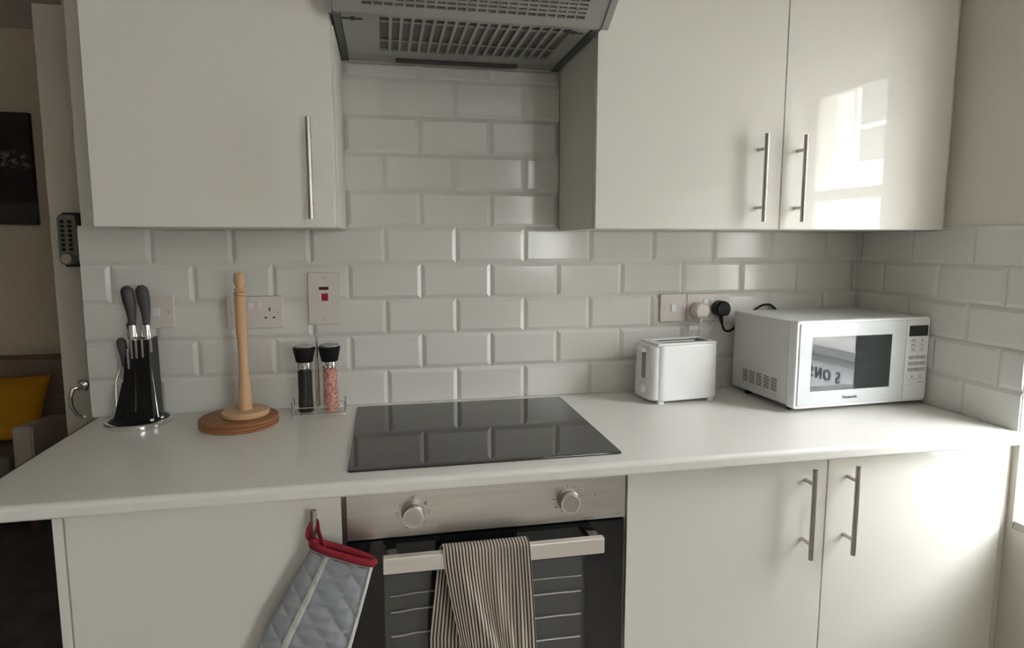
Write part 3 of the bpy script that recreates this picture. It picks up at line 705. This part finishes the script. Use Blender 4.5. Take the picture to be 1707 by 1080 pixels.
# ------------------------------------------------------------------ mills in their rack
def mill(name, label, cx, cy, fillm, zfill):
    t = thing(name, label, 'spice mill', (cx, cy, 0.008), group='mills in the wire rack')
    z = 0.008
    add('glass_jar', MB().lathe([(0.0, z), (0.0195, z), (0.0212, z + 0.003), (0.0208, z + 0.02), (0.0196, z + 0.06), (0.0196, z + 0.09), (0.0200, z + 0.115), (0.0190, z + 0.122)], (cx, cy, 0), 32, cap=False), M_jar, t)
    add('filling', MB().lathe([(0.0, z + 0.004), (0.0186, z + 0.004), (0.0196, z + 0.008), (0.0193, z + 0.02), (0.0183, z + 0.06), (0.0183, z + 0.09), (0.0186, z + zfill - 0.003), (0.015, z + zfill), (0.0, z + zfill)], (cx, cy, 0), 32, cap=False), fillm, t)
    add('collar', MB().lathe([(0.0196, z + 0.1225), (0.0200, z + 0.124), (0.0200, z + 0.138), (0.0190, z + 0.1395), (0.0, z + 0.1395)], (cx, cy, 0), 32, cap=False), M_chrome, t)
    cp_ = add('cap', MB().lathe([(0.0, z + 0.140), (0.0218, z + 0.140), (0.0290, z + 0.174), (0.0293, z + 0.177), (0.0280, z + 0.1785), (0.0, z + 0.179)], (cx, cy, 0), 40, cap=False), M_blackplastic, t)
    add('lid', MB().lathe([(0.0240, z + 0.179), (0.0262, z + 0.180), (0.0250, z + 0.184), (0.0, z + 0.1845)], (cx, cy, 0), 36, cap=False), mat('smoked_clear_plastic', (0.30, 0.31, 0.30), 0.1, spec=0.8), cp_)
    return t
mill('pepper_mill', 'glass pepper mill with black cap in the wire rack, dark contents', -0.2175, -0.095, M_pepper, 0.117)
mill('salt_mill', 'glass salt mill with black cap in the wire rack, full of pink salt', -0.1525, -0.095, M_salt, 0.119)
rk_ = thing('spice_rack', 'chrome wire rack holding the two mills left of the hob', 'rack', (-0.185, -0.095, 0.0))
wr_ = MB(); wy0, wy1 = -0.122, -0.068; wz = 0.006
def loop(z, x0, x1, y0, y1, r=0.008, rad=0.0013, closed=True, bow=0):
    pts = []
    for cx_, cy_, a0 in ((x1 - r, y1 - r, 0), (x0 + r, y1 - r, PI / 2), (x0 + r, y0 + r, PI), (x1 - r, y0 + r, 1.5 * PI)):
        for i in range(6):
            a = a0 + i * PI / 10; pts.append((cx_ + r * math.cos(a), cy_ + r * math.sin(a), z))
    wr_.tube(pts, rad, 8, closed=True)
loop(0.0065, -0.245, -0.1205, wy0, wy1); loop(0.028, -0.247, -0.1185, wy0 - 0.003, wy1 + 0.003, 0.010)
for s, x in ((-1, -0.247), (1, -0.1185)):
    for y in (wy0 + 0.004, wy1 - 0.004):
        wr_.tube(bez([(x + s * 0.001, y, 0.0045), (x + s * 0.004, y, 0.014), (x + s * 0.003, y, 0.030), (x + s * 0.005, y, 0.042)], 5), 0.0013, 8).ball((x + s * 0.001, y, 0.0042), 0.0042, n=12)
    wr_.tube(bez([(x + s * 0.005, wy0 + 0.004, 0.042), (x + s * 0.003, wy0 + 0.012, 0.050), (x + s * 0.003, wy1 - 0.012, 0.050), (x + s * 0.005, wy1 - 0.004, 0.042)], 6), 0.0013, 8)
for x in (-0.2175, -0.1525): wr_.tube([(x - 0.012, wy0, 0.0065), (x - 0.012, wy1, 0.0065)], 0.0012, 6).tube([(x + 0.012, wy0, 0.0065), (x + 0.012, wy1, 0.0065)], 0.0012, 6)
add('frame', wr_, M_chrome, rk_)
hp = MB()
hp.tube(bez([(-0.185, wy0 - 0.001, 0.006), (-0.185, wy0 - 0.001, 0.10), (-0.185, -0.112, 0.17), (-0.185, -0.104, 0.205), (-0.185, -0.095, 0.214), (-0.185, -0.086, 0.205), (-0.185, -0.078, 0.17), (-0.185, wy1, 0.10), (-0.185, wy1, 0.006)], 8), 0.0019, 8)
add('carry_loop', hp, M_chrome, rk_)

# ------------------------------------------------------------------ toaster
tq = (0.739, -0.188, 0.0); ta = 0.1034
to = thing('toaster', 'small white two-slice toaster between the hob and the microwave', 'toaster', tq, ta)
TW_, TD_, TH0, TH1 = 0.222, 0.128, 0.010, 0.176
b = MB()
b.rprism(0.012, TW_, 0, TD_, TH0, TH1 - 0.006, 0.026, n=10, bev=0.004, taper=0.003)
body = add('body', b, M_white, to, local=True, sharp=40)
# top rim with slot opening
tp = MB(); sx0_, sx1_, sy0_, sy1_ = 0.048, 0.205, 0.030, 0.100; zt_ = TH1 - 0.0062
tp.box(0.020, sx0_, 0.010, TD_ - 0.010, zt_, TH1, 0.002).box(sx1_, TW_ - 0.007, 0.010, TD_ - 0.010, zt_, TH1, 0.002)
tp.box(sx0_ - 0.003, sx1_ + 0.003, 0.010, sy0_, zt_, TH1, 0.002).box(sx0_ - 0.003, sx1_ + 0.003, sy1_, TD_ - 0.010, zt_, TH1, 0.002)
add('top_rim', tp, M_white, to, local=True)
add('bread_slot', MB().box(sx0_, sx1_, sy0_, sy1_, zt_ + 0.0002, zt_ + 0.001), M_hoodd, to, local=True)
add('slot_divider', MB().box(sx0_ + 0.005, sx1_ - 0.03, 0.0625, 0.0675, zt_ + 0.001, zt_ + 0.004, 0.001), M_nickel, to, local=True)
# control end (left): channel, lever, browning dial
en = MB().rprism(0.0, 0.060, 0.006, TD_ - 0.006, TH0 + 0.001, TH1 - 0.008, 0.022, n=10, bev=0.004, taper=0.003)
add('control_end', en, M_white, to, local=True)
add('lever_channel', MB().rprism(0.046, 0.066, 0.070, 0.155, -0.0006, 0.002, 0.006, axis='x'), mat('grey_channel', (0.28, 0.28, 0.27), 0.5), to, local=True)
add('lever', MB().rprism(-0.016, 0.002, 0.038, 0.074, 0.150, 0.160, 0.006, bev=0.002), M_white, to, local=True)
add('browning_dial', MB().lathe([(0.0145, 0.001), (0.0145, -0.006), (0.0125, -0.010), (0.0, -0.0105)], (0, 0.056, 0.042), 24, 'x', cap=False), M_white, to, local=True)
ft = MB()
for fx in (0.024, TW_ - 0.034):
    for fy in (0.008, TD_ - 0.024): ft.rprism(fx, fx + 0.020, fy, fy + 0.014, 0.0, TH0 + 0.003, 0.004)
add_each('foot', ft, M_white, to, local=True)

# ------------------------------------------------------------------ microwave
mo = thing('microwave', 'white compact microwave oven in the corner on the right of the worktop', 'microwave', (1.0791, -0.3414, 0.0), 0.0469)
W_, D_, z0_, z1_ = 0.4417, 0.292, 0.012, 0.255
add('casing', MB().box(0.002, W_ - 0.002, 0.034, D_, z0_ + 0.004, z1_ - 0.003, 0.004), M_whitemet, mo, local=True)
add('front_surround', MB().rprism(0.0, W_, z0_, z1_, 0.0, 0.032, 0.010, axis='y', bev=0.003), M_white, mo, local=True)
dp = add('door_panel', MB().rprism(0.010, 0.3565, z0_ + 0.008, z1_ - 0.008, -0.003, 0.001, 0.004, axis='y', bev=0.001), M_mwfront, mo, local=True)
add('door_window', MB().box(0.049, 0.3085, -0.0036, -0.0031, 0.060, 0.2095), M_mwglass, dp, local=True)
cpn = add('control_panel', MB().rprism(0.3585, W_ - 0.008, z0_ + 0.008, z1_ - 0.008, -0.0025, 0.001, 0.004, axis='y', bev=0.001), M_white, mo, local=True)
add('display', MB().box(0.367, 0.4315, -0.0032, -0.0026, 0.2005, 0.231), M_lcd, cpn, local=True)
bt = MB()
for r in range(3):
    z = 0.187 - r * 0.0135
    for x, w in ((0.384, 0.010), (0.414, 0.006)):
        bt.box(x - w, x + w, -0.0030, -0.0026, z - 0.0002, z + 0.0012); bt.box(x - w * 0.5, x + w * 0.4, -0.0030, -0.0026, z + 0.002, z + 0.005)
    bt.box(0.372, 0.427, -0.0029, -0.0026, z - 0.0042, z - 0.0036)
for x in (0.387, 0.415): bt.box(x - 0.002, x + 0.002, -0.0030, -0.0026, 0.081, 0.087)
bt.box(0.373, 0.430, -0.0029, -0.0026, 0.0765, 0.0772).box(0.405, 0.430, -0.0030, -0.0026, 0.0655, 0.067).box(0.364, 0.392, -0.0029, -0.0026, 0.0595, 0.0600)
add('printed_marks', bt, M_greyink, cpn, local=True)
kpd = MB()
for r in range(3):
    for c in range(3): kpd.rprism(0.371 + c * 0.0205, 0.389 + c * 0.0205, 0.1345 - r * 0.0175, 0.1445 - r * 0.0175, -0.0034, -0.0026, 0.003, axis='y')
add_each('key', kpd, mat('pale_grey_keys', (0.42, 0.43, 0.44), 0.5), cpn, local=True)
lg = text_mb('Panasonic', 0.0118, 0.00015, spacing=1.05, bold=0.00035)
for v in lg.bm.verts: v.co = Vector((0.179 + v.co.x, -0.0033 - v.co.z, 0.0385 + v.co.y))
add('brand_lettering', lg, M_darkink, dp, local=True)
vt = MB()
for c in range(5):
    for r in range(6): 
        y = 0.075 + (4 - c) * 0.034
        vt.box(0.0012, 0.0024, y, y + 0.025, 0.046 + r * 0.0064, 0.0482 + r * 0.0064)
add('side_vents', vt, M_hoodd, mo, local=True)
mf = MB()
for x in (0.03, W_ - 0.05):
    for y in (0.05, D_ - 0.05): mf.cyl((x, y, 0), (x, y, z0_ + 0.005), 0.010, n=14)
add_each('foot', mf, M_blackmatt, mo, local=True)

# ------------------------------------------------------------------ tea towel on the oven handle
tt = MB(); NU, NV = 121, 90
yf_, ybk = -0.6605, -0.6365
def towel_pt(i, j):
    u = i / (NU - 1); s = j / (NV - 1)
    Lb, Lf = 0.30, 0.47; over = 0.030
    L = Lb + over + Lf; d = s * L
    x0, x1 = 0.099, 0.2725
    top = -0.1365
    if d < Lb:                       # back layer hanging between handle and door, drifts left
        t = (Lb - d); z = top - 0.002 - t
        x = x0 + (x1 - x0) * u - 0.004 - 0.022 * min(1, t / 0.2) * (1 - u) ** 1.0
        y = ybk + 0.010 + 0.004 * math.sin(u * 14 + t * 5) * min(1, t / 0.08)
    elif d < Lb + over:
        a = (d - Lb) / over * PI
        x = x0 + (x1 - x0) * u
        y = (yf_ + ybk) / 2 + math.cos(a) * (ybk - yf_) / 2 + (0.010 * (1 - (d - Lb) / over)); z = top + math.sin(a) * 0.0035
    else:
        t = d - Lb - over; k = min(1, t / 0.22); z = top - t
        x = x0 + (x1 - x0) * u
        # cloth gathers, the left edge folds inward and the right edge flares
        x += 0.038 * k ** 1.3 * (1 - u) ** 1.6 + 0.014 * k * u ** 2
        x += 0.006 * k * math.sin(u * 9 - t * 12) * math.sin(PI * u)
        fold = math.exp(-((u - (0.10 + 1.55 * t)) / 0.07) ** 2) * (0.011 * k)
        fold2 = math.exp(-((u - (0.52 + 0.9 * t)) / 0.08) ** 2) * (0.008 * k)
        rip = 0.0028 * math.sin(u * 34 + 6 * t) * k + 0.0035 * math.sin(u * 15 - 9 * t) * k
        y = yf_ - 0.0015 - fold - fold2 - abs(rip) - 0.004 * k
    y += 0.0006 * math.sin(u * 2 * PI * 26)
    return (x, y, z)
g = tt.quadgrid(towel_pt, NU, NV)
uvl = tt.bm.loops.layers.uv.new('UVMap')
idx = {}
for j in range(NV):
    for i in range(NU): idx[g[j][i]] = (i / (NU - 1) * 27.0, j / (NV - 1))
for f in tt.bm.faces:
    for l in f.loops: l[uvl].uv = idx[l.vert]
tw = add('tea_towel', tt, M_towel, sharp=180, solid=0.0012)
tag(tw, 'cream and black striped tea towel draped over the oven door handle', 'tea towel')

# ------------------------------------------------------------------ oven glove
og = thing('oven_glove', 'grey quilted oven glove with dark red binding hanging from the left base cupboard handle', 'oven glove', (-0.12, -0.64, -0.36))
A = Vector((-0.150, -0.642, -0.108)); B = Vector((-0.036, -0.655, -0.150))       # cuff ends
ax = (B - A).normalized(); down = Vector((ax.z, 0, -ax.x)); down.y = 0; down.normalize()
if down.z > 0: down = -down
gm = MB(); NR, NS = 150, 120
def glove_pt(i, j):
    t = j / (NR - 1); L = 0.315
    # half width and centre along the mitt
    w = 0.0605 + 0.022 * min(1, t / 0.55)
    if t > 0.72: w *= math.sqrt(max(0.0004, 1 - ((t - 0.72) / 0.285) ** 2))
    th = 0.015 + 0.010 * math.sin(min(1, t / 0.6) * PI / 2)
    if t > 0.72: th *= math.sqrt(max(0.0004, 1 - ((t - 0.72) / 0.285) ** 2))
    a = 2 * PI * i / NS
    c, s = math.cos(a), math.sin(a)
    cx_ = math.copysign(abs(c) ** 0.75, c) * w; cy_ = math.copysign(abs(s) ** 0.8, s) * th
    q = 0.0                          # quilting: stitched diamond valleys
    u1 = (cx_ + t * L * 1.15) / 0.052; u2 = (cx_ - t * L * 1.15) / 0.052
    v = min(abs(u1 - round(u1)), abs(u2 - round(u2)))
    q = 0.0062 * (min(1, v / 0.40) ** 0.42 - 1) * min(1, abs(s) * 1.6)
    cen = (A + B) / 2 + Vector((0, 0.002, 0)) + down * (t * L) + ax * (-0.012 * t - 0.008 * t * t)
    p = cen + ax * cx_ + Vector((0, -1, 0)) * (cy_ + (q if s > 0 else -q))
    if s < 0: p.y = min(p.y, -0.6225)
    p.y -= 0.006 * t
    return p
gg = gm.quadgrid(glove_pt, NS, NR, closed_u=True)
gm.bm.faces.new(gg[-1])
add('mitt', gm, M_glove, og, sharp=180)
rb = MB(); ring = []
for i in range(48):
    a = 2 * PI * i / 48
    cen = (A + B) / 2 + Vector((0, 0.002, 0)) - down * 0.004
    c, s = math.cos(a), math.sin(a)
    ring.append(cen + ax * (math.copysign(abs(c) ** 0.75, c) * 0.0612) + Vector((0, -1, 0)) * (math.copysign(abs(s) ** 0.8, s) * 0.0150))
rb.tube(ring, 0.0070, 10, closed=True)
ins_ = MB()
bd_ = add('cuff_binding', rb, M_red, og); bd_['label'] = 'dark red cuff binding'
lin = MB()
gl2 = [lin.bm.verts.new(p + down * 0.012) for p in ring]; lin.bm.faces.new(gl2)
add('lining', lin, M_red, og)
lp_ = MB()
hxg = -0.148; yh = -0.614
lp_.tube(bez([A + Vector((0.004, 0.012, 0.0)), (hxg - 0.006, yh + 0.016, -0.098), (hxg - 0.0045, yh + 0.010, -0.082), (hxg, yh + 0.011, -0.0742), (hxg + 0.006, yh + 0.008, -0.0775), (hxg + 0.010, yh - 0.006, -0.092), A + Vector((0.024, -0.004, -0.006))], 8), 0.0060, 10, flat=0.5)
lp_.tube(bez([A + Vector((0.004, 0.010, 0.0)), (hxg - 0.010, yh - 0.005, -0.100), (hxg - 0.008, yh - 0.008, -0.082), (hxg - 0.003, yh - 0.0105, -0.073)], 6), 0.0055, 10, flat=0.5)
add('hanging_loop', lp_, M_red, og)['label'] = 'dark red hanging loop'
for f_ in (0.27, 0.985):            # two pale braid strips running down the mitt
    bs = MB(); NB = 40
    def bp_(i, j, f_=f_):
        t = j / (NB - 1) * 0.86; base = (0.5 - f_) * 2
        lo = max(-1, min(1, -base + (i - 2) * 0.038))
        a = math.acos(max(-1, min(1, math.copysign(abs(lo) ** (1 / 0.75), lo))))
        k = (a / (2 * PI)) * NS; i0 = int(k) % NS; fr_ = k - int(k)
        jr = 2 + t * (NR - 3)
        j0 = int(jr); fj = jr - j0
        pa = glove_pt(i0, j0).lerp(glove_pt(i0 + 1, j0), fr_); pb = glove_pt(i0, min(j0 + 1, NR - 1)).lerp(glove_pt(i0 + 1, min(j0 + 1, NR - 1)), fr_)
        p = pa.lerp(pb, fj); hgt = 0.0016 + (0.0016 if i in (1, 2, 3) else 0)
        return p + Vector((0.0015 if f_ > 0.9 else 0, -hgt - 0.0015 * (1 if f_ < 0.9 else 0.6), 0))
    bs.quadgrid(bp_, 5, NB)
    add('braid_strip', bs, M_braid, og, sharp=180)

# ------------------------------------------------------------------ living room seen on the left
sf = thing('sofa', 'grey sofa with pale arm seen past the left end of the worktop', 'sofa', (-2.1, 1.66, -H0))
sL, sR = -2.75, -1.63
add('seat', MB().box(sL + 0.1, sR - 0.085, 1.36, 1.765, -0.62, -0.515, 0.02, 3), M_sofa, sf)
add('seat_base', MB().box(sL + 0.06, sR - 0.06, 1.42, 1.90, -0.84, -0.62, 0.01), M_sofa, sf)
bkm = MB(); bkm.box(sL, sR + 0.0, 1.765, 1.93, -0.82, -0.135, 0.006)
add('backrest', bkm, M_sofawood, sf)
for xx in (sL, sR - 0.085):
    ar = MB(); xs0, xs1 = xx, xx + 0.085
    v = [ar.bm.verts.new(q) for xq in (xs0, xs1) for q in ((xq, 1.40, -0.84), (xq, 1.7645, -0.84), (xq, 1.7645, -0.425), (xq, 1.41, -0.392))]
    ar.bm.faces.new(v[0:4]); ar.bm.faces.new(v[7:3:-1])
    for k in range(4): ar.bm.faces.new((v[k], v[4 + k], v[4 + (k + 1) % 4], v[(k + 1) % 4]))
    bmesh.ops.bevel(ar.bm, geom=ar.bm.edges[:], offset=0.008, segments=2, affect='EDGES')
    add('arm', ar, M_sofaarm, sf)
for xx in (sL + 0.04, sR - 0.04):
    for yy in (1.45, 1.88):
        add('leg', MB().cyl((xx, yy, -H0), (xx, yy, -0.84), 0.018, 0.026, n=16), mat('dark_wood_leg', (0.10, 0.05, 0.04), 0.4), sf)
cu = MB(); NQ = 33
def cush(sgn):
    def P(i, j):
        u = -1 + 2 * i / (NQ - 1); v = -1 + 2 * j / (NQ - 1)
        pinch = 1 - 0.07 * (1 - abs(u) ** 2) * abs(v) ** 3
        pinch2 = 1 - 0.07 * (1 - abs(v) ** 2) * abs(u) ** 3
        th = 0.065 * (max(0, 1 - u ** 4) * max(0, 1 - v ** 4)) ** 0.55
        return (-1.895 + u * 0.225 * pinch2 + 0.03 * v * 0.5, 1.655 + sgn * th + 0.055 * v - 0.02, -0.355 + v * 0.155 * pinch)
    return P
cu.quadgrid(cush(1), NQ, NQ); cu.quadgrid(cush(-1), NQ, NQ)
bmesh.ops.remove_doubles(cu.bm, verts=cu.bm.verts[:], dist=0.0005)
cuo = add('cushion', cu, M_mustard, sharp=180)
tag(cuo, 'mustard yellow cushion leaning on the sofa back', 'cushion')
pc = thing('wall_picture', 'dark unframed canvas print with pale flowers on the living room wall', 'picture', (-2.02, 1.98, 0.55))
add('canvas', MB().box(-2.28, -1.795, 1.965, 1.999, 0.55, 1.125, 0.002), M_pic, pc)

# ------------------------------------------------------------------ the street outside the window
FX = 8.0
bl = thing('street_building', 'pale rendered shop building across the street, seen in reflections', 'building', (FX + 1.5, -9.0, -4.2))
fm = MB(); Y0, Y1 = -22.0, 4.0
wins = [(-8.75, -7.72, 1.72, 3.30), (-11.3, -10.2, 1.72, 3.30), (-6.2, -5.1, 1.72, 3.30), (-3.6, -2.5, 1.72, 3.30), (-13.9, -12.8, 1.72, 3.30), (-7.35, -6.2, -0.93, 0.45), (-11.3, -10.2, -0.93, 0.45), (-4.2, -3.1, -0.93, 0.45)]
low = [w for w in wins if w[2] < 0]; hi = [w for w in wins if w[2] > 0]
def band(za, zb, ws):
    ys = sorted([Y0, Y1] + [w[0] for w in ws] + [w[1] for w in ws])
    for a, b in zip(ys, ys[1:]):
        h = [w for w in ws if w[0] < (a + b) / 2 < w[1]]
        if h: fm.box(FX, FX + 3, a, b, za, h[0][2]); fm.box(FX, FX + 3, a, b, h[0][3], zb)
        else: fm.box(FX, FX + 3, a, b, za, zb)
band(-1.36, 1.0, low); band(1.0, 3.75, hi); fm.box(FX + 0.1, FX + 3, Y0, Y1, -4.2, -1.36)
add('facade', fm, M_stone, bl)
cn = MB().box(FX - 0.22, FX + 0.05, Y0, Y1, -1.54, -1.36).box(FX - 0.30, FX + 0.05, Y0, Y1, -1.40, -1.33)
add('cornice', cn, M_stone2, bl)
add('sign_board', MB().box(FX - 0.04, FX + 0.099, Y0, Y1, -2.12, -1.545), M_sign, bl)
for ch_, yc, zc in (('S', -7.235, -1.80), ('O', -7.475, -1.80), ('N', -7.665, -1.80), ('S', -7.835, -1.80), ('&', -6.80, -1.80)):
    tx = text_mb(ch_, 0.27, 0.012)
    for v in tx.bm.verts:
        x_, y_, z_ = v.co; v.co = Vector((FX - 0.055 - z_, yc - x_ * 0.72, zc + y_))
    add('sign_letter', tx, M_darkink, bl)
for w in wins:
    f = MB(); y0, y1, za, zb = w
    f.box(FX + 0.08, FX + 0.14, y0, y0 + 0.07, za, zb).box(FX + 0.08, FX + 0.14, y1 - 0.07, y1, za, zb).box(FX + 0.08, FX + 0.14, y0 + 0.07, y1 - 0.07, zb - 0.07, zb).box(FX + 0.08, FX + 0.14, y0 + 0.07, y1 - 0.07, za, za + 0.08)
    zm = za + (zb - za) * 0.42
    f.box(FX + 0.07, FX + 0.14, y0 + 0.07, y1 - 0.07, zm - 0.035, zm + 0.035).box(FX - 0.10, FX + 0.08, y0 - 0.06, y1 + 0.06, za - 0.09, za)
    fo = add('window', f, M_frame, bl)
    add('pane', MB().box(FX + 0.115, FX + 0.125, y0 + 0.05, y1 - 0.05, za + 0.05, zb - 0.05), M_winglass_out, fo)
rd = struct('ground', MB().box(2.2, 12, -24, 8, -4.4, -4.2), M_road, 'grey street surface outside, one storey below')
